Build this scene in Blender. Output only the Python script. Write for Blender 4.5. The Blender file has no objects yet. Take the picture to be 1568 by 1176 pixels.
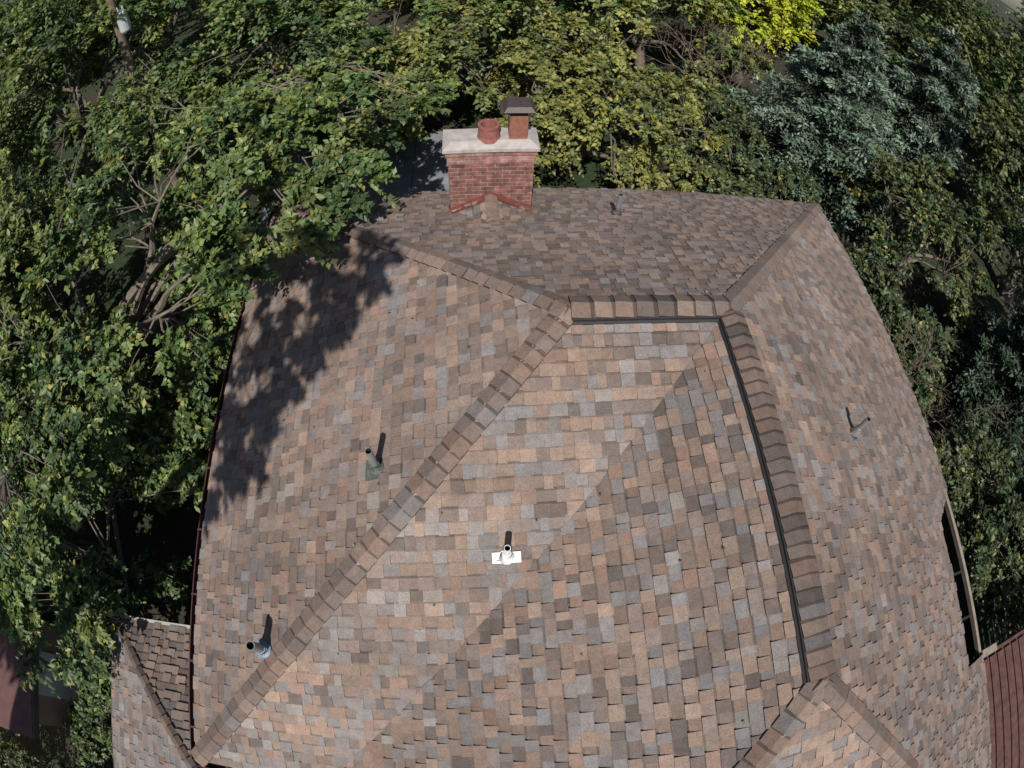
import bpy, math, random
import numpy as np
from mathutils import Vector
random.seed(7); rng=np.random.default_rng(11)
GZ=-2.6
scene=bpy.context.scene
def link(o): bpy.context.collection.objects.link(o); return o
def empty(name,loc=(0,0,0)):
    o=bpy.data.objects.new(name,None); o.location=(0,0,0); return link(o)
# ---------------------------------------------------------------- materials
def nodes(m):
    m.use_nodes=True; nt=m.node_tree; b=nt.nodes['Principled BSDF']; return nt,b
def mat(name,col,rough=.8,var=.25,scale=6,bump=0,bscale=60,metal=0,col2=None):
    m=bpy.data.materials.new(name); nt,b=nodes(m); N=nt.nodes;L=nt.links
    tc=N.new('ShaderNodeTexCoord'); no=N.new('ShaderNodeTexNoise'); no.inputs['Scale'].default_value=scale; no.inputs['Detail'].default_value=8; no.inputs['Roughness'].default_value=.65
    L.new(tc.outputs['Object'],no.inputs['Vector'])
    r=N.new('ShaderNodeValToRGB'); r.color_ramp.elements[0].position=.3; r.color_ramp.elements[1].position=.7
    c1=[c*(1-var) for c in col]; c2=[min(1,c*(1+var)) for c in (col2 or col)]
    r.color_ramp.elements[0].color=(*c1,1); r.color_ramp.elements[1].color=(*c2,1)
    L.new(no.outputs['Fac'],r.inputs['Fac']); L.new(r.outputs['Color'],b.inputs['Base Color'])
    b.inputs['Roughness'].default_value=rough; b.inputs['Metallic'].default_value=metal
    if bump:
        n2=N.new('ShaderNodeTexNoise'); n2.inputs['Scale'].default_value=bscale; n2.inputs['Detail'].default_value=4; L.new(tc.outputs['Object'],n2.inputs['Vector'])
        bp=N.new('ShaderNodeBump'); bp.inputs['Strength'].default_value=bump; bp.inputs['Distance'].default_value=.02
        L.new(n2.outputs['Fac'],bp.inputs['Height']); L.new(bp.outputs['Normal'],b.inputs['Normal'])
    return m
def shingle_mat():
    m=bpy.data.materials.new('asphalt_shingles'); nt,b=nodes(m); N=nt.nodes;L=nt.links
    at=N.new('ShaderNodeAttribute'); at.attribute_name='Col'
    tc=N.new('ShaderNodeTexCoord')
    def noise(s,d,ro=.6):
        n=N.new('ShaderNodeTexNoise'); n.inputs['Scale'].default_value=s; n.inputs['Detail'].default_value=d; n.inputs['Roughness'].default_value=ro; L.new(tc.outputs['Object'],n.inputs['Vector']); return n
    g=noise(110,3,.8); st=noise(.9,5); md=noise(14,5,.7)
    def mr(n,a,c,lo=.3,hi=.7):
        k=N.new('ShaderNodeMapRange'); k.inputs['From Min'].default_value=lo;k.inputs['From Max'].default_value=hi;k.inputs['To Min'].default_value=a;k.inputs['To Max'].default_value=c; L.new(n.outputs['Fac'],k.inputs['Value']); return k
    a=mr(g,.58,1.42); c=mr(st,.84,1.14); d=mr(md,.82,1.18)
    m1=N.new('ShaderNodeMath');m1.operation='MULTIPLY';L.new(a.outputs[0],m1.inputs[0]);L.new(c.outputs[0],m1.inputs[1])
    m2=N.new('ShaderNodeMath');m2.operation='MULTIPLY';L.new(m1.outputs[0],m2.inputs[0]);L.new(d.outputs[0],m2.inputs[1])
    vm=N.new('ShaderNodeVectorMath');vm.operation='SCALE';L.new(at.outputs['Color'],vm.inputs[0]);L.new(m2.outputs[0],vm.inputs['Scale'])
    L.new(vm.outputs[0],b.inputs['Base Color']); b.inputs['Roughness'].default_value=.88
    bp=N.new('ShaderNodeBump');bp.inputs['Strength'].default_value=.5;bp.inputs['Distance'].default_value=.004;L.new(g.outputs['Fac'],bp.inputs['Height']);L.new(bp.outputs['Normal'],b.inputs['Normal'])
    return m
def leaf_mat(name,trans=.35,gl=.05):
    m=bpy.data.materials.new(name); m.use_nodes=True; nt=m.node_tree; N=nt.nodes;L=nt.links; N.remove(N['Principled BSDF'])
    at=N.new('ShaderNodeAttribute'); at.attribute_name='Col'
    d=N.new('ShaderNodeBsdfDiffuse'); L.new(at.outputs['Color'],d.inputs['Color'])
    t=N.new('ShaderNodeBsdfTranslucent'); vm=N.new('ShaderNodeVectorMath');vm.operation='MULTIPLY'; vm.inputs[1].default_value=(1.4,1.5,.4); L.new(at.outputs['Color'],vm.inputs[0]); L.new(vm.outputs[0],t.inputs['Color'])
    mx=N.new('ShaderNodeMixShader'); mx.inputs[0].default_value=trans; L.new(d.outputs[0],mx.inputs[1]);L.new(t.outputs[0],mx.inputs[2])
    g=N.new('ShaderNodeBsdfGlossy'); g.inputs['Roughness'].default_value=.5; g.inputs['Color'].default_value=(1,1,.9,1)
    m2=N.new('ShaderNodeMixShader'); m2.inputs[0].default_value=gl; L.new(mx.outputs[0],m2.inputs[1]);L.new(g.outputs[0],m2.inputs[2]); L.new(m2.outputs[0],N['Material Output'].inputs['Surface'])
    return m
def brick_mat(name,c1,c2,mort,sc=1,w=.2,h=.067):
    m=bpy.data.materials.new(name); nt,b=nodes(m); N=nt.nodes;L=nt.links
    tc=N.new('ShaderNodeTexCoord'); br=N.new('ShaderNodeTexBrick'); L.new(tc.outputs['UV'],br.inputs['Vector'])
    br.inputs['Scale'].default_value=sc; br.inputs['Brick Width'].default_value=w; br.inputs['Row Height'].default_value=h; br.inputs['Mortar Size'].default_value=.006; br.inputs['Mortar Smooth'].default_value=.2
    br.inputs['Color1'].default_value=(*c1,1);br.inputs['Color2'].default_value=(*c2,1);br.inputs['Mortar'].default_value=(*mort,1)
    no=N.new('ShaderNodeTexNoise'); no.inputs['Scale'].default_value=9; no.inputs['Detail'].default_value=8; L.new(tc.outputs['UV'],no.inputs['Vector'])
    mr=N.new('ShaderNodeMapRange'); mr.inputs['From Min'].default_value=.3; mr.inputs['From Max'].default_value=.7; mr.inputs['To Min'].default_value=.5; mr.inputs['To Max'].default_value=1.5; L.new(no.outputs['Fac'],mr.inputs['Value'])
    vm=N.new('ShaderNodeVectorMath');vm.operation='SCALE';L.new(br.outputs['Color'],vm.inputs[0]);L.new(mr.outputs[0],vm.inputs['Scale']);L.new(vm.outputs[0],b.inputs['Base Color'])
    bp=N.new('ShaderNodeBump');bp.inputs['Strength'].default_value=.6;bp.inputs['Distance'].default_value=.01;bp.invert=True;L.new(br.outputs['Fac'],bp.inputs['Height']);L.new(bp.outputs['Normal'],b.inputs['Normal'])
    b.inputs['Roughness'].default_value=.9
    return m
M_SH=shingle_mat()
M_LEAF=leaf_mat('leaf',.24,.03)
M_NEEDLE=leaf_mat('needle',.06,.02)
M_BARK=mat('bark',(.15,.125,.10),.95,.4,12,.6,40)
M_BARKD=mat('dead_bark',(.17,.125,.095),.95,.3,12)
M_BRICK=brick_mat('chimney_brick',(.24,.095,.075),(.13,.058,.052),(.25,.20,.18))
M_BRICK2=brick_mat('chimney_brick_top',(.33,.17,.145),(.25,.13,.115),(.30,.25,.23))
M_WALL=brick_mat('wall_brick',(.30,.16,.12),(.22,.11,.09),(.30,.27,.24))
M_CONC=mat('mortar_cap',(.38,.35,.33),.9,.25,9,.4,50)
M_CLAY=mat('clay_flue',(.24,.09,.075),.85,.3,14)
M_CLAY2=mat('clay_flue_square',(.24,.10,.065),.85,.3,14)
M_CAPM=mat('flue_hood',(.06,.045,.042),.55,.3,20)
M_MAROON=mat('maroon_gutter',(.085,.034,.032),.5,.25,10)
M_DRIP=mat('brown_drip_edge',(.10,.075,.068),.6,.25,10)
M_FLASH=mat('brown_flashing',(.17,.06,.05),.5,.25,15)
M_DARK=mat('ridge_vent_and_eave_shade',(.015,.015,.017),.7,.2,10)  # black of the ridge vent, also painted shade inside the open eave
M_GALV=mat('galvanised',(.35,.36,.36),.4,.2,20,metal=.6)
M_WHITE=mat('white_paint',(.72,.73,.72),.5,.08,12)
M_BLK=mat('black_pipe',(.03,.03,.03),.5,.2,20)
M_TEAL=mat('weathered_flashing',(.085,.10,.092),.7,.3,30)
M_GLASS=mat('window_glass',(.03,.04,.05),.08,.1,3)
M_TRIM=mat('trim',(.40,.38,.35),.6,.15,10)
M_TRIMD=mat('weathered_board',(.26,.21,.17),.8,.3,10)
M_PATIO=mat('patio_concrete',(.19,.205,.235),.9,.25,2.5,.2,30)
M_RED=mat('red_slats',(.095,.042,.034),.75,.45,7)
M_NROOF=mat('neighbour_roof',(.15,.075,.07),.9,.2,5,.3,40)
M_PEACH=mat('neighbour_wall',(.40,.26,.19),.8,.1,4)
M_WOOD=mat('pole_wood',(.16,.12,.09),.9,.3,14)
M_TRANS=mat('transformer_grey',(.42,.46,.46),.4,.1,8)
# ---------------------------------------------------------------- mesh builder
class MB:
    def __init__(s): s.v=[];s.f=[];s.c=[];s.m=[];s.uv=[]
    def face(s,pts,c=(1,1,1),m=0,uv=None):
        i=len(s.v); s.v+= [tuple(p) for p in pts]; s.f.append(list(range(i,i+len(pts)))); s.c.append(c); s.m.append(m); s.uv+= uv or [(0,0)]*len(pts)
    def box(s,x0,y0,z0,x1,y1,z1,m=0,c=(1,1,1)):
        P=lambda x,y,z:(x,y,z)
        F=[([P(x0,y0,z0),P(x1,y0,z0),P(x1,y0,z1),P(x0,y0,z1)],(0,2)),([P(x1,y0,z0),P(x1,y1,z0),P(x1,y1,z1),P(x1,y0,z1)],(1,2)),
           ([P(x1,y1,z0),P(x0,y1,z0),P(x0,y1,z1),P(x1,y1,z1)],(0,2)),([P(x0,y1,z0),P(x0,y0,z0),P(x0,y0,z1),P(x0,y1,z1)],(1,2)),
           ([P(x0,y0,z1),P(x1,y0,z1),P(x1,y1,z1),P(x0,y1,z1)],(0,1)),([P(x0,y1,z0),P(x1,y1,z0),P(x1,y0,z0),P(x0,y0,z0)],(0,1))]
        for pts,(a,b) in F: s.face(pts,c,m,[(p[a],p[b]) for p in pts])
    def tube(s,pts,rad,n=6,m=0,cap=True,c=(1,1,1)):
        pts=[Vector(p) for p in pts]; rings=[]
        for i,p in enumerate(pts):
            d=(pts[min(i+1,len(pts)-1)]-pts[max(i-1,0)]).normalized()
            u=d.cross(Vector((0,0,1))); 
            if u.length<.05: u=d.cross(Vector((1,0,0)))
            u.normalize(); w=d.cross(u)
            rings.append([p+(u*math.cos(2*math.pi*k/n)+w*math.sin(2*math.pi*k/n))*rad[i] for k in range(n)])
        for a,b in zip(rings[:-1],rings[1:]):
            for k in range(n): s.face([a[k],a[(k+1)%n],b[(k+1)%n],b[k]],c,m)
        if cap: s.face(rings[-1],c,m); s.face(rings[0][::-1],c,m)
    def build(s,name,mats,parent=None,smooth=False):
        me=bpy.data.meshes.new(name); me.from_pydata(s.v,[],s.f)
        for m in mats: me.materials.append(m)
        me.polygons.foreach_set('material_index',s.m)
        if smooth: me.polygons.foreach_set('use_smooth',[True]*len(s.f))
        at=me.attributes.new('Col','FLOAT_COLOR','FACE'); at.data.foreach_set('color',np.array([(*c,1) for c in s.c],dtype=np.float32).ravel())
        ul=me.uv_layers.new(name='UVMap'); ul.data.foreach_set('uv',np.array(s.uv,dtype=np.float32).ravel())
        me.update(); o=link(bpy.data.objects.new(name,me)); o.parent=parent; return o
# ---------------------------------------------------------------- shingles
TAN=(.275,.195,.148);GREY=(.20,.193,.195);MAUVE=(.200,.153,.132);DARK=(.105,.084,.076);RUST=(.245,.155,.115);LG=(.245,.228,.218)
PAL=[TAN,GREY,MAUVE,DARK,RUST,LG]
def clip(poly,a,b,c):   # keep a*u+b*v<=c
    out=[]
    for i in range(len(poly)):
        p,q=poly[i],poly[(i+1)%len(poly)]; fp=a*p[0]+b*p[1]-c; fq=a*q[0]+b*q[1]-c
        if fp<=0: out.append(p)
        if fp*fq<0:
            t=fp/(fp-fq); out.append((p[0]+(q[0]-p[0])*t,p[1]+(q[1]-p[1])*t))
    return out
def shingle_face(mb,origin,udir,polys,seed,w=(.3,.2,.2,.1,.12,.08),e=.122,mixk=.36,band=(.60,.82),bprob=.5):
    r=random.Random(seed); O=Vector(origin);U=Vector(udir).normalized()
    P=[[Vector(p) for p in pl] for pl in polys]
    n=(P[0][1]-P[0][0]).cross(P[0][2]-P[0][0]).normalized()
    if n.z<0:n=-n
    V=n.cross(U).normalized()
    if V.z<0:V=-V
    for pl in P: mb.face([p-n*.006 for p in pl],(.06,.05,.045),0)
    Q=[[((p-O).dot(U),(p-O).dot(V)) for p in pl] for pl in P]
    umin=min(q[0] for pl in Q for q in pl);umax=max(q[0] for pl in Q for q in pl);vmax=max(q[1] for pl in Q for q in pl);vmin=min(q[1] for pl in Q for q in pl)
    row=math.floor(vmin/e)
    while row*e<vmax:
        v0=row*e; u=umin-r.random()*.3; raised=r.random()<.5; run=0
        tint=1
        while u<umax:
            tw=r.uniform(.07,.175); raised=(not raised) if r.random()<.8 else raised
            if run<=0: tint=r.uniform(.86,1.12); run=r.randint(4,9); cast=r.choice([TAN,GREY,MAUVE])
            run-=1
            col=r.choices(PAL,w)[0]
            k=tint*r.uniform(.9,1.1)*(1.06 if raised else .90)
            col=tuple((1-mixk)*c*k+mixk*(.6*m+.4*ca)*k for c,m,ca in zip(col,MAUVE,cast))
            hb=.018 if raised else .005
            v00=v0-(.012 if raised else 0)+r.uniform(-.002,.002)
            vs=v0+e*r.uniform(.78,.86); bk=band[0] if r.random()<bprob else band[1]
            for pl in Q:
                us=[q[0] for q in pl]
                if u>max(us) or u+tw<min(us): continue
                pp=clip(clip(clip(clip(pl,0,-1,-v00),0,1,v0+e),-1,0,-u),1,0,u+tw)
                if len(pp)<3: continue
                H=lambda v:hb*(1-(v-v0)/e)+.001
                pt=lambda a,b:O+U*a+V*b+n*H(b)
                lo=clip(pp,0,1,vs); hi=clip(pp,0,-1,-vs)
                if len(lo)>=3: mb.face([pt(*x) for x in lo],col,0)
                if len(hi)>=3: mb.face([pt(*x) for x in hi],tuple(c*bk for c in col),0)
                top=[pt(*x) for x in pp]; bot=[O+U*a+V*b-n*.004 for a,b in pp]
                for i in range(len(pp)):
                    j=(i+1)%len(pp)
                    if pp[i][1]>v0+e-.002 and pp[j][1]>v0+e-.002: continue
                    edge=.2 if abs(pp[i][1]-pp[j][1])<.002 else .6
                    mb.face([top[i],bot[i],bot[j],top[j]],tuple(c*edge for c in col),0)
            u+=tw+.001
        row+=1
def caps(mb,A,B,n1,n2,seed,half=.135,sp=.165,lift=.012,ventmb=None,venth=0,thick=.024,dark=.82):
    r=random.Random(seed);A=Vector(A);B=Vector(B);D=(B-A).normalized();Ln=(B-A).length
    def side(n):
        s=Vector(n).cross(D).normalized()
        return s if s.z<0 else -s
    s1,s2=side(n1),side(n2)
    if s1.dot(s2)>.9: s2=-s1
    Zn=(Vector(n1)+Vector(n2)).normalized()
    base=Zn*(lift+venth)
    k=int(Ln/sp)
    for i in range(k+1):
        t0=i*sp; t1=min(t0+sp*1.06,Ln+.03)
        c=r.choices([TAN,MAUVE,RUST,GREY,DARK],[.2,.45,.25,.1,.12])[0]; f=r.uniform(.85,1.1)*dark; c=tuple((.6*a+.4*b)*f for a,b in zip(c,MAUVE))
        jit=r.uniform(-.008,.008); sk=r.uniform(-.010,.010)
        a=[A+D*(t0+jit+sk)+base+Zn*thick*.8+s1*half,A+D*(t0+jit)+base+Zn*thick,A+D*(t0+jit-sk)+base+Zn*thick*.8+s2*half]
        b=[A+D*t1+base+Zn*.001+s1*half,A+D*t1+base+Zn*.004,A+D*t1+base+Zn*.001+s2*half]
        mb.face([a[0],a[1],b[1],b[0]],c,0); mb.face([a[1],a[2],b[2],b[1]],c,0)
        dk=tuple(x*.22 for x in c)
        g=[p-Zn*(thick+.01) for p in a]; h2=[p-Zn*.03 for p in b]
        mb.face([a[0],g[0],g[1],a[1]],dk,0);mb.face([a[1],g[1],g[2],a[2]],dk,0)
        mb.face([a[0],b[0],h2[0],g[0]],dk,0);mb.face([a[2],g[2],h2[2],b[2]],dk,0)
        u=.80; q=[a[j]+(b[j]-a[j])*u+Zn*.002 for j in range(3)]; q2=[a[j]+(b[j]-a[j])*.97+Zn*.002 for j in range(3)]
        bd=tuple(x*.45 for x in c)
        mb.face([q[0],q[1],q2[1],q2[0]],bd,0);mb.face([q[1],q[2],q2[2],q2[1]],bd,0)
    if ventmb is not None:
        hw=half+.012
        for s in (s1,s2):
            p=[A+s*hw,B+s*hw]
            ventmb.face([p[0]-Zn*.01,p[1]-Zn*.01,p[1]+Zn*(venth+.012),p[0]+Zn*(venth+.012)])
            q=[A+Zn*.0,B+Zn*.0]
            ventmb.face([p[0]+Zn*(venth+.010),p[1]+Zn*(venth+.010),q[1]+Zn*(venth+.012),q[0]+Zn*(venth+.012)])
            o=s*.022
            ventmb.face([p[0]+Zn*.02,p[1]+Zn*.02,p[1]+o+Zn*.016,p[0]+o+Zn*.016]); ventmb.face([p[0]+o+Zn*.016,p[1]+o+Zn*.016,p[1]+o-Zn*.005,p[0]+o-Zn*.005])
        for E in (A,B): ventmb.face([E+s1*hw-Zn*.01,E+Zn*(venth),E+s2*hw-Zn*.01])
a=4.2;h=1.96;X2=1.6;XR=5.833;YS=-3.53;YE=-7.763;XW=-2.6
P1=(0,0,h);P2=(X2,0,h);P3=(X2,YS,h);FL=(-a,a,0);FR=(XR,a,0);NL=(-a,-a,0);V=(XW,-a,0);SW=(XW,YE,0);SE=(XR,YE,0)
house=empty('brick_house')
mb=MB()
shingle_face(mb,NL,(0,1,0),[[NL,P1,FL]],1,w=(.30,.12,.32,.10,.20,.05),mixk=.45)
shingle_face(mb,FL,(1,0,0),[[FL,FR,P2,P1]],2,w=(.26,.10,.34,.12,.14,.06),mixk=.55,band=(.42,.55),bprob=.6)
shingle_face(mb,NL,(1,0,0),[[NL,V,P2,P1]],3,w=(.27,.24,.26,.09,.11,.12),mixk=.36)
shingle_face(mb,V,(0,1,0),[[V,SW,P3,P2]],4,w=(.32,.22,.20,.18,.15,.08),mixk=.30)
zr=lambda x:h*(1-(x-X2)/(XR-X2))
XN=5.08;Y1=-1.75;Y1b=-2.25;Y2=-4.35
yn=a*(XN-X2)/(XR-X2); ys=YS-(YS-YE)*(XN-X2)/(XR-X2)
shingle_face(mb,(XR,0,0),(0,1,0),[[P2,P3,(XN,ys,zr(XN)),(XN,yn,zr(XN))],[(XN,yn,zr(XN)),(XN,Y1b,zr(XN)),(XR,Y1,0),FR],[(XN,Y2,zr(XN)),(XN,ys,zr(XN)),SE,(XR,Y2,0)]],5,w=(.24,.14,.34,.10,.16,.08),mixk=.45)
shingle_face(mb,SW,(1,0,0),[[SW,SE,P3]],6)
CX0,CX1,CY0,CY1=-1.13,.02,3.0,3.44
shingle_face(mb,(CX0,2.44,.57),(0,1,0),[[(CX0,3.0,.575),(-.555,2.42,.84),(-.555,3.0,.84)]],8)
shingle_face(mb,(CX1,2.44,.57),(0,1,0),[[(CX1,3.0,.575),(-.555,3.0,.84),(-.555,2.42,.84)]],9)
nl=Vector((-h/a,0,1));nf=Vector((0,h/a,1));nm=Vector((0,-h/a,1));nr=Vector((h/(XR-X2),0,1))
caps(mb,NL,P1,nl,nm,21,half=.125);caps(mb,FL,P1,nl,nf,22,half=.12);caps(mb,FR,P2,nr,nf,23,half=.12);caps(mb,SW,P3,nl,nm,24,half=.12);caps(mb,SE,P3,nr,nm,25,half=.12)
vb=MB()
caps(mb,(.02,0,h),(X2-.02,0,h),nf,nm,26,half=.14,ventmb=vb,venth=.035,sp=.2)
caps(mb,(X2,YS+.02,h),(X2,-.12,h),nl,nr,27,half=.14,ventmb=vb,venth=.035,sp=.125)
caps(mb,(-.555,2.98,.85),(-.555,2.45,.85),Vector((-.4,0,1)),Vector((.4,0,1)),28,half=.09)
mb.build('shingled_roof',[M_SH],house); vb.build('ridge_vent',[M_DARK],house)
g=MB()
def gutter(A,B,out,w=.10,d=.10,m=0):
    A=Vector(A);B=Vector(B);o=Vector(out);z=Vector((0,0,1));D=(B-A).normalized()
    prof=[o*-.02+z*-.02,o*-.02-z*(d+.02),o*w-z*(d+.02),o*(w+.01)-z*.0,o*(w+.022)+z*.002,o*(w+.022)-z*.03,o*(w+.012)-z*(d+.03),o*-.03-z*(d+.03)]
    for i in range(len(prof)-1): g.face([A+prof[i],B+prof[i],B+prof[i+1],A+prof[i+1]],m=m)
    n=int((B-A).length/.8)
    for i in range(n):
        p=A+D*(.4+i*.8); s=D*.012
        g.face([p-s+z*.006-o*.03,p+s+z*.006-o*.03,p+s+o*(w+.03)+z*.006,p-s+o*(w+.03)+z*.006],m=m)
def drip(A,B,out,d=.14):
    A=Vector(A);B=Vector(B);o=Vector(out);z=Vector((0,0,1))
    prof=[o*-.0+z*.004,o*.018-z*.002,o*.018-z*d,o*-.03-z*d]
    for i in range(3): g.face([A+prof[i],B+prof[i],B+prof[i+1],A+prof[i+1]],m=1)
gutter(NL,FL,(-1,0,0),w=.055);gutter(NL,V,(0,-1,0),w=.06);gutter(V,SW,(-1,0,0))
drip(FL,FR,(0,1,0));drip(FR,(XR,Y1,0),(1,0,0));drip((XR,Y2,0),SE,(1,0,0));drip(SW,SE,(0,-1,0))
g.build('gutters',[M_MAROON,M_DRIP],house)
w=MB()
w.box(-3.75,-3.75,GZ,4.95,3.75,-.12,0); w.box(-2.15,YE+.45,GZ,4.95,-3.752,-.121,0)
w.face([(-4.19,-4.19,-.1),(-4.19,4.19,-.1),(5.0,4.19,-.1),(5.0,-4.19,-.1)],(1,1,1),1)
w.face([(XW,-4.2,-.105),(5.0,-4.2,-.105),(5.0,YE,-.105),(XW,YE,-.105)],(1,1,1),1)
w.build('walls',[M_WALL,M_TRIM],house)
wi=MB()
def window(axis,pos,c,z0,wd,ht,sgn):
    def bx(u0,u1,za,zb,d0,d1,m):
        lo,hi=sorted((pos+sgn*d0,pos+sgn*d1))
        if axis=='x': wi.box(lo,u0,za,hi,u1,zb,m)
        else: wi.box(u0,lo,za,u1,hi,zb,m)
    l,r=c-wd/2,c+wd/2
    bx(l,r,z0,z0+ht,.004,.02,0)
    bx(l-.07,l,z0-.05,z0+ht+.07,.003,.06,1);bx(r,r+.07,z0-.05,z0+ht+.07,.003,.06,1);bx(l,r,z0+ht,z0+ht+.07,.003,.06,1);bx(l,r,z0-.05,z0,.003,.09,1);bx(c-.02,c+.02,z0,z0+ht,.021,.05,1)
for c in (-2.2,.3,2.4): window('x',-3.75,c,-1.7,1.1,1.1,-1)
for c in (-6.2,-.6,2.2): window('x',4.95,c,-1.7,1.1,1.1,1)
for c in (-2.6,1.8,4): window('y',3.75,c,-1.7,1.0,1.1,1)
wi.build('windows',[M_GLASS,M_WHITE],house)
nbx=MB(); nbx.box(XR-.06,Y2,-.10,XR+.0,Y1,-.02,0)
nbx.box(XN-.03,Y2,-.5,XN-.004,Y1b,zr(XN)-.03,1); nbx.box(XN,Y2,-.52,XR-.062,Y1,-.5,1); nbx.box(XR-.03,Y2,-.52,XR-.002,Y1,-.102,1)  # black floor, sides and rafters: shade of the recess put into the colour
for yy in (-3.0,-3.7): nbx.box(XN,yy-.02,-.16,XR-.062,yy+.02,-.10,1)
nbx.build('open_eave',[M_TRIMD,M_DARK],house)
# chimney
ch=MB(); ch.box(CX0,CY0,GZ,CX1,CY1,1.42,0); ch.box(CX0-.012,CY0-.012,1.42,CX1+.012,CY1+.012,1.555,1); ch.box(CX0-.03,CY0-.03,1.555,CX1+.03,CY1+.03,1.63,1)
ch.build('chimney_brickwork',[M_BRICK,M_BRICK2],house)
sl=MB()
def frus(mbx,x0,y0,z0,x1,y1,z1,ins,m=0):
    b=[(x0,y0,z0),(x1,y0,z0),(x1,y1,z0),(x0,y1,z0)];t=[(x0+ins,y0+ins,z1),(x1-ins,y0+ins,z1),(x1-ins,y1-ins,z1),(x0+ins,y1-ins,z1)]
    for i in range(4): mbx.face([b[i],b[(i+1)%4],t[(i+1)%4],t[i]],m=m)
    mbx.face(t,m=m); mbx.face(b[::-1],m=m)
sl.box(CX0-.06,CY0-.06,1.632,CX1+.06,CY1+.05,1.68,0); frus(sl,CX0-.06,CY0-.06,1.68,CX1+.06,CY1+.05,1.75,.12)
sl.build('chimney_cap',[M_CONC],house)
pt=MB()
def lathe(mbx,cx,cy,prof,m=0,n=20):
    for (r0,z0),(r1,z1) in zip(prof[:-1],prof[1:]):
        for k in range(n):
            A0,A1=2*math.pi*k/n,2*math.pi*(k+1)/n
            mbx.face([(cx+r0*math.cos(A0),cy+r0*math.sin(A0),z0),(cx+r0*math.cos(A1),cy+r0*math.sin(A1),z0),(cx+r1*math.cos(A1),cy+r1*math.sin(A1),z1),(cx+r1*math.cos(A0),cy+r1*math.sin(A0),z1)],m=m)
lathe(pt,-.58,3.17,[(.17,1.72),(.145,1.78),(.14,1.90),(.145,1.905),(.145,1.94),(.11,1.94),(.10,1.75),(0,1.75)])
pt.build('round_flue',[M_CLAY],house)
sq=MB(); sx,sy=-.20,3.2
sq.box(sx-.12,sy-.12,1.72,sx+.12,sy+.12,2.10,0)
for dx in(-1,1):
    for dy in(-1,1): sq.box(sx+dx*.13-.012,sy+dy*.13-.012,2.05,sx+dx*.13+.012,sy+dy*.13+.012,2.2,1)
frus(sq,sx-.20,sy-.19,2.2,sx+.20,sy+.19,2.26,.05,1); sq.box(sx-.24,sy-.1,2.13,sx-.14,sy+.12,2.196,1)
sq.build('square_flue',[M_CLAY2,M_CAPM],house)
fl=MB(); y=CY0-.014
for (xa,za),(xb,zb) in [((CX0-.02,.56),(-.555,.85)),((-.555,.85),(CX1+.02,.56))]:
    fl.face([(xa,y,za-.02),(xb,y,zb-.02),(xb,y,zb+.06),(xa,y,za+.06)]); fl.face([(xa,y,za+.06),(xb,y,zb+.06),(xb,CY0+.01,zb+.06),(xa,CY0+.01,za+.06)])
    fl.face([(xa,y-.0,za+.0),(xb,y-.0,zb+.0),(xb,y-.09,zb+.006),(xa,y-.09,za+.03)])
for x in (CX0-.012,CX1+.012):
    fl.face([(x,CY0,.50),(x,CY1,.3),(x,CY1,.46),(x,CY0,.66)])
fl.build('chimney_flashing',[M_FLASH],house)
# ---------------------------------------------------------------- roof vents
def vent(name,x,y,z,nrm,r,ht,mp,mfl,fs=.13,fh=1.0,lean=(0,0)):
    e=empty(name)
    nrm=Vector(nrm).normalized(); U=nrm.cross(Vector((0,0,1))).normalized(); W=nrm.cross(U)
    if W.z>0: W=-W
    c=Vector((x,y,z))+nrm*.02
    m=MB(); q=[c+U*fs*sx+W*fs*sy for sx,sy in((-1,-.35),(1,-.35),(1,fh),(-1,fh))]
    m.face(q,m=0); q2=[p-nrm*.014 for p in q]
    for i in range(4): m.face([q[i],q2[i],q2[(i+1)%4],q[(i+1)%4]],m=0)
    m.build('flashing_plate',[mfl],e)
    t=MB(); t.tube([c,c+nrm*.03,c+Vector((0,0,.10)),c+Vector((0,0,.13))],[r+.04,r+.035,r+.012,r+.008],16,0)
    t.build('collar',[mfl],e,True)
    p=MB(); L=Vector((lean[0],lean[1],0)); n=16; top=c+Vector((0,0,ht))+L
    p.tube([c,top],[r,r],n,0,False)
    p.tube([top,c+Vector((0,0,ht*.5))],[r*.8,r*.8],n,1,False)
    d=Vector((0,0,.001))
    for k in range(n):
        A0,A1=2*math.pi*k/n,2*math.pi*(k+1)/n
        f=lambda A,R:top+Vector((R*math.cos(A),R*math.sin(A),0))+d
        p.face([f(A0,r),f(A1,r),f(A1,r*.8),f(A0,r*.8)],m=0)
    p.build('pipe',[mp,M_BLK],e); e.parent=house; return e
vent('plumbing_vent',-1.80,-1.12,1.12,nl,.034,.38,M_GALV,M_TEAL,fs=.10,fh=1.3)
vent('plumbing_vent_white',-.67,-1.97,1.04,nm,.030,.30,M_WHITE,M_WHITE,fs=.125,fh=.45)
vent('exhaust_vent',-3.05,-2.80,.54,nl,.05,.36,M_GALV,mat('blue_flash',(.20,.28,.36),.5,.15),fs=.09,fh=1.2)
vent('plumbing_vent_side',3.11,-1.18,1.26,nr,.030,.32,M_GALV,M_GALV,fs=.09)
vent('plumbing_vent_rear',1.21,2.72,.69,nf,.034,.36,M_GALV,M_DRIP,fs=.08)
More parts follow.
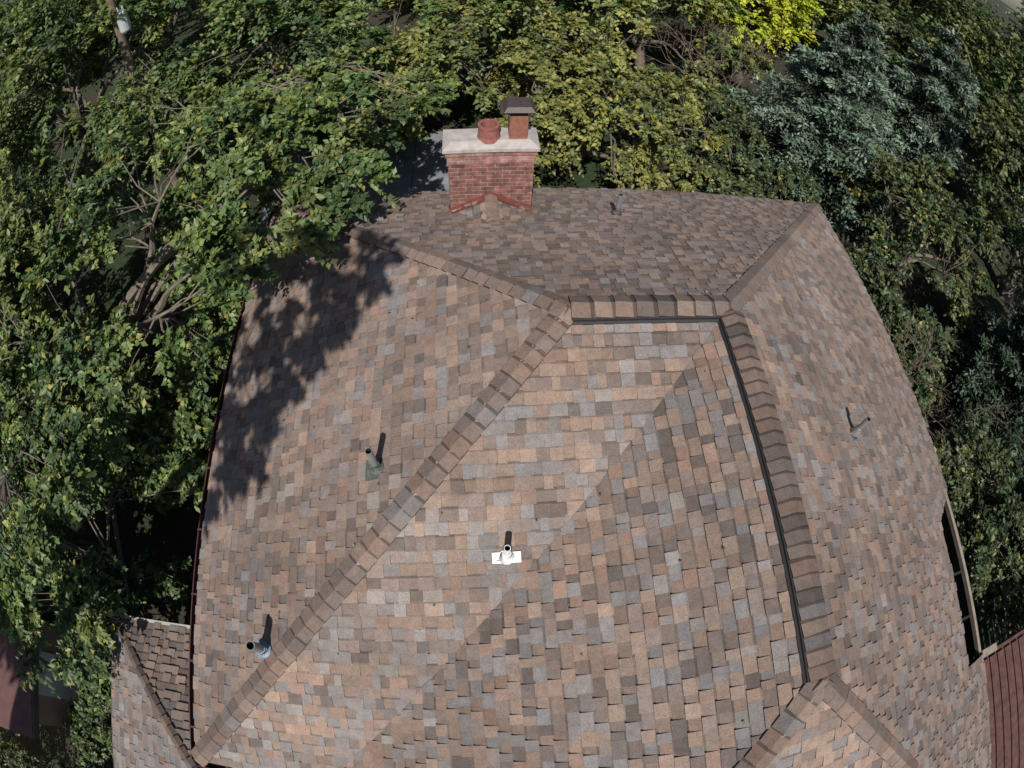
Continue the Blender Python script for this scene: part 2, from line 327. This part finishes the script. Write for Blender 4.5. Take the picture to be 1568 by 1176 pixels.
# ---------------------------------------------------------------- porch roof lower-left
porch=empty('porch'); pm=MB()
A=(-6.05,-2.55,-.75);B=(-4.28,-4.32,-.04)
shingle_face(pm,(-6.05,-9,-.75),(0,1,0),[[(-6.05,-9,-.75),(-4.28,-9,-.04),B,A]],31,w=(.04,.4,.3,.06,.02,.18),mixk=.35)
shingle_face(pm,A,(1,0,0),[[A,B,(-4.28,-2.55,-.75)]],32,w=(.25,.15,.3,.15,.15,0),mixk=.5,band=(.45,.6))
caps(pm,A,B,nl,nf,33,half=.07,dark=.6)
pm.build('porch_roof',[M_SH],porch)
pw=MB(); pw.box(-6.1,-2.60,-.90,-4.28,-2.51,-.742,0); pw.box(-6.09,-9,-.9,-6.05,-2.60,-.765,1); pw.box(-6.06,-9,-.93,-4.3,-2.6,-.905,0)
for yy in (-2.75,-5.5): pw.box(-6.0,yy-.06,GZ,-5.88,yy+.06,-.93,0)
pw.build('porch_frame',[M_TRIM,M_DRIP],porch)
pc=empty('patio_cover'); s=MB()
for i in range(19):
    x=5.98+i*.22; s.box(x,-8.2,-.20,x+.185,-4.5,-.165)
for yy in (-4.46,-6.2,-8.0): s.box(5.94,yy-.05,-.36,10.2,yy+.05,-.202)
for xx in (6.1,10.0):
    for yy in (-4.6,-7.9): s.box(xx-.06,yy-.06,GZ,xx+.06,yy+.06,-.362)
s.build('slats',[M_RED],pc)
s=MB(); s.box(5.86,-4.42,-.12,6.25,-4.3,-.02); s.box(5.9,-5.3,-.30,5.96,-4.45,-.1);s.build('downspout_elbow',[M_TRIMD],pc)
nb=empty('neighbour_garage'); s=MB()
ex,ea,eb=-8.15,-4.95,-2.75;rx=-10.4
s.face([(ex,ea,-1.0),(ex,eb,-1.0),(rx,eb,.1),(rx,ea,.1)],m=0);s.face([(rx,ea,.1),(rx,eb,.1),(-12.7,eb,-1.0),(-12.7,ea,-1.0)],m=0)
s.box(ex-.03,ea,-1.16,ex+.03,eb,-1.02,2); s.box(-12.4,ea+.2,GZ,ex-.3,eb-.2,-1.05,1)
for yy in (ea+.2,eb-.2): s.face([(ex-.3,yy,-1.05),(-12.4,yy,-1.05),(rx,yy,.05)],m=1)
s.box(ex-.3+.002,-4.2,GZ,ex-.26,-3.4,GZ+1.2,3)
s.build('garage_shell',[M_NROOF,M_PEACH,M_DRIP,M_WHITE],nb)
def ground():
    m=bpy.data.materials.new('ground_grass'); nt,b=nodes(m);N=nt.nodes;L=nt.links
    tc=N.new('ShaderNodeTexCoord');n1=N.new('ShaderNodeTexNoise');n1.inputs['Scale'].default_value=.35;n1.inputs['Detail'].default_value=9;n2=N.new('ShaderNodeTexNoise');n2.inputs['Scale'].default_value=9;n2.inputs['Detail'].default_value=8
    for q in(n1,n2):L.new(tc.outputs['Object'],q.inputs['Vector'])
    r=N.new('ShaderNodeValToRGB');E=r.color_ramp.elements;E[0].position=.42;E[0].color=(.025,.042,.014,1);E[1].position=.6;E[1].color=(.045,.038,.026,1)
    L.new(n1.outputs['Fac'],r.inputs['Fac']);mr=N.new('ShaderNodeMapRange');mr.inputs['To Min'].default_value=.3;mr.inputs['To Max'].default_value=1.5;L.new(n2.outputs['Fac'],mr.inputs['Value'])
    vm=N.new('ShaderNodeVectorMath');vm.operation='SCALE';L.new(r.outputs['Color'],vm.inputs[0]);L.new(mr.outputs[0],vm.inputs['Scale']);L.new(vm.outputs[0],b.inputs['Base Color']);b.inputs['Roughness'].default_value=1
    bp=N.new('ShaderNodeBump');bp.inputs['Distance'].default_value=.1;L.new(n2.outputs['Fac'],bp.inputs['Height']);L.new(bp.outputs['Normal'],b.inputs['Normal'])
    g=MB(); S=1500; g.face([(-S,-S,GZ),(S,-S,GZ),(S,S,GZ),(-S,S,GZ)]); g.build('ground',[m])
ground()
s=MB()
for i in range(5):
    for j in range(4): s.box(-6+i*1.25,5.2+j*1.25,GZ,-6+i*1.25+1.235,5.2+j*1.25+1.235,GZ+.06+.003*((i+j)%2))
s.build('patio',[M_PATIO])
s=MB(); nx=60
hill=[]
for i in range(nx+1):
    t=i/nx; ang=math.radians(-20+150*t); R=700; z=14+10*math.sin(t*9)+8*math.sin(t*23+1)+5*math.sin(t*51)
    hill.append(((R*math.sin(ang),R*math.cos(ang),GZ-1),((R+150)*math.sin(ang),(R+150)*math.cos(ang),z)))
for p,q in zip(hill[:-1],hill[1:]): s.face([p[0],q[0],q[1],p[1]])
s.build('hills',[mat('hill',(.16,.13,.10),1,.3,.02,col2=(.10,.12,.07))])
# ---------------------------------------------------------------- foliage
def norm(v): return v/np.maximum(np.linalg.norm(v,axis=-1,keepdims=True),1e-9)
def leafmesh(name,pos,ax,nr,ln,wr,col,matl,parent,fold=.10):
    ax=norm(ax); side=norm(np.cross(nr,ax)); nn=np.cross(ax,side); N=len(pos); ln=ln[:,None]
    v=np.empty((N,4,3),np.float32); v[:,0]=pos; v[:,2]=pos+ax*ln-nn*ln*.06; mid=pos+ax*ln*.42+nn*ln*fold
    v[:,1]=mid+side*ln*wr; v[:,3]=mid-side*ln*wr
    me=bpy.data.meshes.new(name); me.vertices.add(N*4); me.vertices.foreach_set('co',v.ravel())
    idx=(np.arange(N)[:,None]*4+np.array([0,2,1,0,3,2])).astype(np.int32)
    me.loops.add(N*6); me.loops.foreach_set('vertex_index',idx.ravel())
    me.polygons.add(N*2); me.polygons.foreach_set('loop_start',np.arange(0,N*6,3,dtype=np.int32))
    me.materials.append(matl); me.update(calc_edges=True)
    at=me.attributes.new('Col','FLOAT_COLOR','FACE'); c=np.ones((N,2,4),np.float32); c[:,:,:3]=col[:,None,:]; at.data.foreach_set('color',c.ravel())
    o=link(bpy.data.objects.new(name,me)); o.parent=parent; return o
GREEN=[(.105,.160,.048),(.130,.180,.055),(.150,.195,.062),(.080,.130,.045),(.060,.105,.042)]
OLIVE=[(.195,.210,.062),(.235,.240,.070),(.140,.165,.055),(.105,.135,.048)]
YEL=[(.42,.46,.03),(.34,.42,.03),(.48,.48,.04)]
DKG=[(.046,.075,.032),(.060,.090,.038),(.086,.102,.044)]  # dark greens; shadier look of the right-hand trees put into leaf colour
def spray_leaves(C,Rd,cc,S,Lf,ln,pal,yellow=.04):
    nc=len(C)
    d=norm(rng.normal(size=(nc,S,3))*.75+norm(C-cc)[:,None,:]*.8+np.array([0,0,.2]))
    o=C[:,None,:]+d*Rd[:,None,None]*rng.uniform(.0,.45,(nc,S,1))
    t=((np.arange(Lf)+.5)/Lf)[None,None,:,None]; leng=(Rd[:,None]*rng.uniform(.6,1.15,(nc,S)))[:,:,None,None]
    pos=o[:,:,None,:]+d[:,:,None,:]*leng*t; pos=pos+np.array([0,0,-1])*(leng*.45*t*t)
    sd=np.where(np.arange(Lf)%2==0,1.,-1.)[None,None,:,None]
    perp=norm(np.cross(d,np.array([0,0,1.])))[:,:,None,:]
    ax=d[:,:,None,:]*.6+sd*perp*.8+rng.normal(size=pos.shape)*.3+np.array([0,0,-.25])
    nr=np.array([-.05,-.30,1.])+rng.normal(size=pos.shape)*.42+d[:,:,None,:]*.2
    pal=np.array(pal); base=pal[rng.integers(0,len(pal),nc)]*rng.uniform(.7,1.25,(nc,1))
    col=np.broadcast_to(base[:,None,None,:],pos.shape)*rng.uniform(.65,1.35,pos.shape[:3]+(1,))*(.72+.38*t)  # each spray darkens towards its base, inner-crown shade put into the colour
    yl=rng.random(pos.shape[:3]+(1,))<yellow; col=np.where(yl,np.array([.26,.24,.05]),col)
    L=ln*rng.uniform(.6,1.25,pos.shape[:3])
    return pos.reshape(-1,3),ax.reshape(-1,3),nr.reshape(-1,3),L.ravel(),col.reshape(-1,3)
def clumps(ells):
    # foliage clumps grouped in boughs so the crown has layered lobes and dark gaps between them
    out=[];rad=[]
    for c,r,n,rc in ells:
        nbh=max(4,int(n/8)); u=norm(rng.normal(size=(nbh*3,3))); u=u[u[:,2]>-.4][:nbh]; nbh=len(u)
        f=rng.uniform(.62,1.05,(nbh,1)); B=u*f*np.array(r)
        rad_dir=norm(u*np.array([1,1,.35])); per=int(math.ceil(n/nbh))
        tan=norm(np.cross(rad_dir,np.array([0,0,1.])))
        s=np.mean(r)*.30
        k1=rng.uniform(-1.6,.7,(nbh,per,1)); k2=rng.normal(size=(nbh,per,1))*.62; k3=rng.normal(size=(nbh,per,1))*.22
        Cc=B[:,None,:]+rad_dir[:,None,:]*k1*s+tan[:,None,:]*k2*s*(1.0-.25*k1)+np.array([0,0,1.])*k3*s-np.array([0,0,1.])*(np.maximum(k1,0)**2)*s*.4
        Cc=Cc.reshape(-1,3)+np.array(c); out.append(Cc); rad.append(rc*rng.uniform(.6,1.2,len(Cc)))
    return np.concatenate(out),np.concatenate(rad)
def bend(p,q,k=6,sag=.12):
    p=np.array(p);q=np.array(q);L=np.linalg.norm(q-p);o=rng.normal(size=3)*L*.06
    return [p+(q-p)*t+np.array([0,0,1])*L*sag*math.sin(math.pi*t)+o*math.sin(math.pi*t*1.7) for t in np.linspace(0,1,k)]
def limbs(mb,base,fork,C,tr,nl=8,twigs=True):
    mb.tube(bend(base,fork,6,0),list(np.linspace(tr*1.25,tr*.75,6)),9)
    ids=rng.choice(len(C),min(nl,len(C)),replace=False); P=[]
    for i in ids:
        b=bend(fork if rng.random()<.6 else np.array(base)*.25+np.array(fork)*.75,C[i]-np.array([0,0,.15]),8,.04); r=list(np.linspace(tr*.45,.012,8)); mb.tube(b,r,6,0,False)
        P+= [(p,rr) for p,rr in zip(b,r)]
    if twigs:
        PP=np.array([p for p,_ in P])
        for c in C:
            j=int(np.argmin(((PP-c)**2).sum(1)+ (PP[:,2]>c[2])*.5))
            mb.tube(bend(PP[j],c,4,.03),[min(P[j][1]*.6,.022),.015,.01,.005],4,0,False)
def tree(name,base,ells,ln=.1,pal=GREEN,S=12,Lf=14,tr=.18,fork=None,nl=9,yellow=.04,extra=None,twigs=True,wr=.32):
    e=empty(name); C,R=clumps(ells)
    if extra is not None: C=np.concatenate([C,extra[0]]);R=np.concatenate([R,extra[1]])
    cc=C.mean(0)-np.array([0,0,1.0])
    mbx=MB(); limbs(mbx,base,fork if fork is not None else (np.array(base)*.5+cc*.5),C,tr,nl,twigs); mbx.build('trunk_and_limbs',[M_BARK],e,True)
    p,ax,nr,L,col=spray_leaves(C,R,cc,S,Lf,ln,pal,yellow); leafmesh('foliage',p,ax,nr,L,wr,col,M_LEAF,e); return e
tree('ash_tree',(-7.6,1.6,GZ),[((-7.3,-.9,-.5),(2.1,2.6,1.6),130,.46),((-7.6,3.4,.6),(3,3.4,2.1),190,.48),((-3.95,3.5,1.5),(1.7,2.2,.6),95,.36),((-3.2,5.5,1.0),(1.8,1.5,.7),65,.38),((-4.6,6.2,.3),(2.3,1.6,1.2),50,.45),
   ((-9.8,.2,-.4),(2.2,3.2,1.8),95,.5),((-5.5,1.2,-.8),(.65,3.2,.6),85,.32)],ln=.112,S=11,Lf=16,tr=.24,fork=(-7.3,2.0,-1.0),nl=18,yellow=.06)
tree('ash_tree',(-11.5,9.5,GZ),[((-11.5,9.5,1.6),(4,3.6,3.6),210,.7)],ln=.16,tr=.25,nl=12,S=11,Lf=13)
tree('maple_tree',(-5.6,11,GZ),[((-5.6,11,0),(3.3,2.8,3.0),170,.6)],ln=.145,tr=.2,S=11,Lf=13)
tree('maple_tree',(-15.5,4,GZ),[((-15.5,4,1.5),(3.8,4,3.6),150,.75)],ln=.18,tr=.25,S=11,Lf=13)
tree('maple_tree',(-13,17,GZ),[((-13,17,2.6),(5.5,4,5),150,.95)],ln=.26,tr=.3,twigs=False,S=10,Lf=12)
tree('linden_tree',(1.9,8.6,GZ),[((2.0,8.5,-.7),(2.8,2.5,1.8),200,.40)],ln=.115,pal=OLIVE,yellow=.15,tr=.15,S=11,Lf=13,nl=12)
tree('linden_tree',(-1.3,12.0,GZ),[((-1.3,12.0,0),(2.8,2.6,2.8),150,.55),((-1.6,9.6,-1.2),(1.5,1.3,1.1),50,.4)],ln=.14,pal=OLIVE+GREEN[:3],yellow=.08,S=11,Lf=13)
tree('maple_tree',(5.2,14.5,GZ),[((5.2,14.5,.2),(3,2.8,2.8),140,.6)],ln=.17,pal=OLIVE+GREEN,yellow=.08,S=11,Lf=12)
tree('maple_tree',(0,19,GZ),[((0,19,1.3),(5,3,4.2),130,.95)],ln=.26,tr=.3,twigs=False,S=10,Lf=12)
tree('golden_locust_tree',(9.3,15.2,GZ),[((9.0,15.2,.5),(2.4,1.8,2.0),120,.5)],ln=.15,pal=YEL,yellow=0,S=10,Lf=12)
tree('maple_tree',(11.5,21,GZ),[((11.5,21,1.5),(5,4,4.2),150,.95)],ln=.26,tr=.3,twigs=False,S=10,Lf=12,pal=GREEN+OLIVE)
tree('maple_tree',(15.5,15,GZ),[((15.5,15,1.2),(3.5,3.5,3.4),110,.8)],ln=.2,tr=.3,twigs=False,S=10,Lf=12,pal=DKG+OLIVE)
tree('boxelder_tree',(10.4,4.8,GZ),[((10.2,4.6,-.7),(2.1,2.3,1.7),115,.42)],ln=.11,pal=[(.11,.125,.045)]+DKG,yellow=.08,S=11,Lf=13)
tree('elm_tree',(16,4.5,GZ),[((16,4.5,1.2),(3.4,4,4),150,.75)],ln=.17,pal=DKG+[(.12,.14,.05)],tr=.25,S=11,Lf=12)
tree('elm_tree',(20,11,GZ),[((20,11,1.6),(4.5,5,4),130,1.0)],ln=.25,pal=DKG+[(.12,.14,.05)],tr=.25,twigs=False,S=10,Lf=12)
tree('lilac_shrub',(8.4,2.4,GZ),[((8.2,2.2,-1.8),(1.1,2.4,.8),80,.4)],ln=.11,pal=DKG,tr=.05,nl=6,S=10,Lf=11)
tree('lilac_shrub',(8.2,-1.8,GZ),[((8.3,-1.8,-1.8),(1.6,2.7,.9),115,.42)],ln=.11,pal=DKG,tr=.05,nl=6,S=10,Lf=11)
tree('juniper_shrub',(5.8,9.6,GZ),[((5.6,9.4,-1.6),(1.7,1.6,1.0),70,.42)],ln=.11,pal=DKG,tr=.05,nl=6,S=10,Lf=11)
tree('juniper_shrub',(6.2,6.3,GZ),[((6.0,6.4,-1.9),(2.4,1.4,.7),80,.4)],ln=.11,pal=DKG,tr=.05,nl=6,S=10,Lf=11)
tree('boxwood_shrub',(-8.0,-5.0,GZ),[((-7.6,-5.0,-2.0),(.8,1.1,.6),45,.3),((-9.6,-6.2,-2.0),(1.6,.9,.5),50,.35)],ln=.08,pal=DKG+GREEN[:1],tr=.04,nl=5,S=10,Lf=11)
tree('boxwood_shrub',(-6.9,-2.9,GZ),[((-7.0,-3.0,-1.6),(.8,.9,.8),50,.35)],ln=.10,pal=GREEN,tr=.04,nl=5,S=10,Lf=11)
S3=np.array([-.156,-.988,1.11]); ex=[];er=[]
while len(ex)<125:
    t=rng.random()**.85; off=abs(rng.normal())*1.0-.12
    tx=-3.95+2.15*t-.81*off; ty=-1.45+3.2*t+.58*off
    if tx<-4.6: continue
    if math.sin(tx*5.1+1.3)*math.sin(ty*4.3+.4)>.30 and off<1.4: continue
    k=rng.uniform(5.6,6.9); ex.append(np.array([tx,ty,h*(1+tx/a)])+S3*k); er.append(rng.uniform(.10,.21))  # added leaf clumps, out of view, lined up sunward to shade the left slope
tree('unseen_shade_tree',(-9.3,-9.3,GZ),[((-9.3,-9.5,6),(1.8,1.8,1.6),40,.3)],ln=.13,S=7,Lf=9,tr=.28,fork=(-8.6,-8.6,4.5),nl=8,extra=(np.array(ex),np.array(er)))
def spruce(name,x,y,top,R,nb,pal,ln=.13):
    e=empty(name); H=top-GZ; f=rng.random(nb)**.75; f=np.sort(f); zz=GZ+.5+(H-.7)*(1-f); rr=R*(f**.85)*rng.uniform(.6,1.15,nb)+.15; az=rng.uniform(0,2*math.pi,nb)
    mbx=MB(); mbx.tube([(x,y,GZ),(x,y,GZ+H*.5),(x,y,top-.05)],[.2,.11,.015],8)
    K=15;J=8
    P=[];AX=[];NR=[];CL=[]
    pal=np.array(pal)
    for i in range(nb):
        d=np.array([math.cos(az[i]),math.sin(az[i]),0]); s=np.array([-d[1],d[0],0]); L=rr[i]
        t=np.linspace(.12,1,K); spine=np.array([x,y,zz[i]])+d*(L*t)[:,None]+np.array([0,0,1])*((-.32*t+.18*t**2.5)*L)[:,None]
        mbx.tube([spine[0]-d*L*.1,spine[K//2],spine[-1]],[.03,.018,.006],4,0,False)
        wl=(.34*L*(1-t)**.8+.13)
        for sg in (-1,1):
            q=np.linspace(.05,1,J)[None,:,None]
            tw=(d*.65+sg*s*.75)
            p=spine[:,None,:]+tw*wl[:,None,None]*q+np.array([0,0,-1])*(wl[:,None,None]*q*q*.35)+rng.normal(size=(K,J,3))*.03
            P.append(p.reshape(-1,3)); a_=tw+rng.normal(size=(K*J,3))*.6+np.array([0,0,.2]); AX.append(a_)
            NR.append(np.array([0,-.2,1])+rng.normal(size=(K*J,3))*.45)
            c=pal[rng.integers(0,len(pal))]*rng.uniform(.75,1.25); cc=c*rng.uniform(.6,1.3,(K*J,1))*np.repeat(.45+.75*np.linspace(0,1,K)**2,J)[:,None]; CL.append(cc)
    P=np.concatenate(P);N=len(P)
    mbx.build('trunk_and_boughs',[M_BARK],e,True)
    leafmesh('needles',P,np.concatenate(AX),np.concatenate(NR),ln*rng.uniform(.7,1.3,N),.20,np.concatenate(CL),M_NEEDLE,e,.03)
BLUE=[(.135,.190,.140),(.165,.215,.165),(.110,.165,.118)]
DS=[(.045,.075,.048),(.060,.090,.062),(.038,.062,.036)]
spruce('blue_spruce',8.8,8.5,3.4,3.3,185,BLUE,.14)
spruce('blue_spruce',13.0,9.3,4.2,3.4,180,BLUE,.17)
spruce('spruce_tree',11.3,.6,1.6,2.8,160,DS,.15)
spruce('spruce_tree',12.3,-4.3,1.8,2.8,140,DS,.15)
def dead(name,x,y,z,n,H):
    e=empty(name); m=MB()
    def grow(p,d,L,r,k):
        q=p+d*L; pts=[p,p+d*L*.5+rng.normal(size=3)*L*.06,q]; m.tube(pts,[r,r*.8,r*.6],4,0,False)
        if k==0: return
        for _ in range(3):
            nd=norm(d+rng.normal(size=3)*.5+np.array([0,0,.05])); grow(q,nd,L*rng.uniform(.6,.85),r*.6,k-1)
    for i in range(n): grow(np.array([x+rng.normal()*.2,y+rng.normal()*.2,z]),norm(np.array([rng.normal()*.5,rng.normal()*.5,1])),H*.4,.03,4)
    m.build('branches',[M_BARKD],e)
dead('dead_shrub',8.0,1.0,GZ,4,2.1);dead('dead_shrub',7.0,12.0,GZ,6,3.4)
def mass():
    n=1700; ang=rng.uniform(-math.radians(85),math.radians(100),n); Rr=rng.uniform(27,60,n); C=np.stack([Rr*np.sin(ang),Rr*np.cos(ang),GZ+rng.uniform(.5,6.0,n)+np.maximum(0,3*np.sin(ang*7+Rr*.2))-(ang>.75)*2.0],1)
    p,ax,nr,L,col=spray_leaves(C,np.full(n,1.7),np.array([0,0,-20.]),7,9,.62,DKG+GREEN,.02); leafmesh('distant_trees',p,ax,nr,L,.34,col,M_LEAF,None)
mass()
def roofz(x,y):
    rt=h*(1-(x-X2)/(XR-X2)); m1=min(h*(1-abs(y)/a),h*(1+x/a),rt); m2=min(h*(1-(X2-x)/a),rt,h*(y-YE)/(YS-YE)) if y<0 else -9
    return max(m1,m2)
pp=[];
while len(pp)<170:
    x,y=rng.uniform(-4,5),rng.uniform(-5,4)
    if roofz(x,y)<.05: continue
    if rng.random()<.5 and x>-1: continue
    pp.append((x,y,roofz(x,y)+.022))
pp=np.array(pp);n=len(pp)
leafmesh('fallen_leaves',pp,np.stack([rng.normal(size=n),rng.normal(size=n),rng.normal(size=n)*.1],1),np.tile([0,0,1.],(n,1))+rng.normal(size=(n,3))*.15,rng.uniform(.015,.045,n),.3,np.array([[.20,.16,.07],[.10,.06,.035],[.30,.28,.22]])[rng.integers(0,3,n)],M_LEAF,None,.1)
up=empty('utility_pole'); s=MB(); px,py=-9.3,9.1
s.tube([(px,py,GZ),(px,py,5.2)],[.14,.11],12,0); s.box(px-.9,py-.05,4.7,px+.9,py+.05,4.82,0)
s.build('pole',[M_WOOD],up,False); s=MB(); s.tube([(px+.3,py-.15,2.75),(px+.3,py-.15,2.8),(px+.3,py-.15,3.3),(px+.3,py-.15,3.38)],[.13,.16,.16,.1],16,0)
s.tube([(px+.22,py-.15,3.38),(px+.22,py-.15,3.5)],[.03,.02],8,0);s.tube([(px+.38,py-.15,3.38),(px+.38,py-.15,3.5)],[.03,.02],8,0); s.build('transformer',[M_TRANS],up,False)
# ---------------------------------------------------------------- light
w=bpy.data.worlds.new('World');scene.world=w;w.use_nodes=True;nt=w.node_tree
sk=nt.nodes.new('ShaderNodeTexSky');sk.sky_type='NISHITA';sk.sun_disc=False;sk.sun_elevation=math.radians(48);sk.sun_rotation=math.radians(189)
bg=nt.nodes['Background'];bg.inputs['Strength'].default_value=.065;nt.links.new(sk.outputs[0],bg.inputs['Color'])
l=bpy.data.lights.new('sun','SUN');l.energy=5.0;l.angle=math.radians(.5);l.color=(1,.95,.88);lo=link(bpy.data.objects.new('sun',l))
lo.rotation_euler=Vector((.156,.988,-1.11)).to_track_quat('-Z','Y').to_euler(); lo.location=(0,-10,20)
# ---------------------------------------------------------------- camera
cam=bpy.data.cameras.new('camera');co=link(bpy.data.objects.new('camera',cam));scene.camera=co
co.location=(-.8504,-3.145,5.8071);co.rotation_euler=(.5531,-.0302,-.0714)
cam.lens=10.5;cam.type='PANO';cam.sensor_fit='HORIZONTAL';cam.sensor_width=10.5*1568/856.65;cam.sensor_height=cam.sensor_width*.75;cam.clip_start=.05;cam.clip_end=4000
try:
    cam.cycles.panorama_type='FISHEYE_EQUISOLID';cam.cycles.fisheye_lens=10.5;cam.cycles.fisheye_fov=math.pi
except Exception: pass
scene.view_settings.view_transform='Standard';scene.view_settings.look='None';scene.view_settings.exposure=0
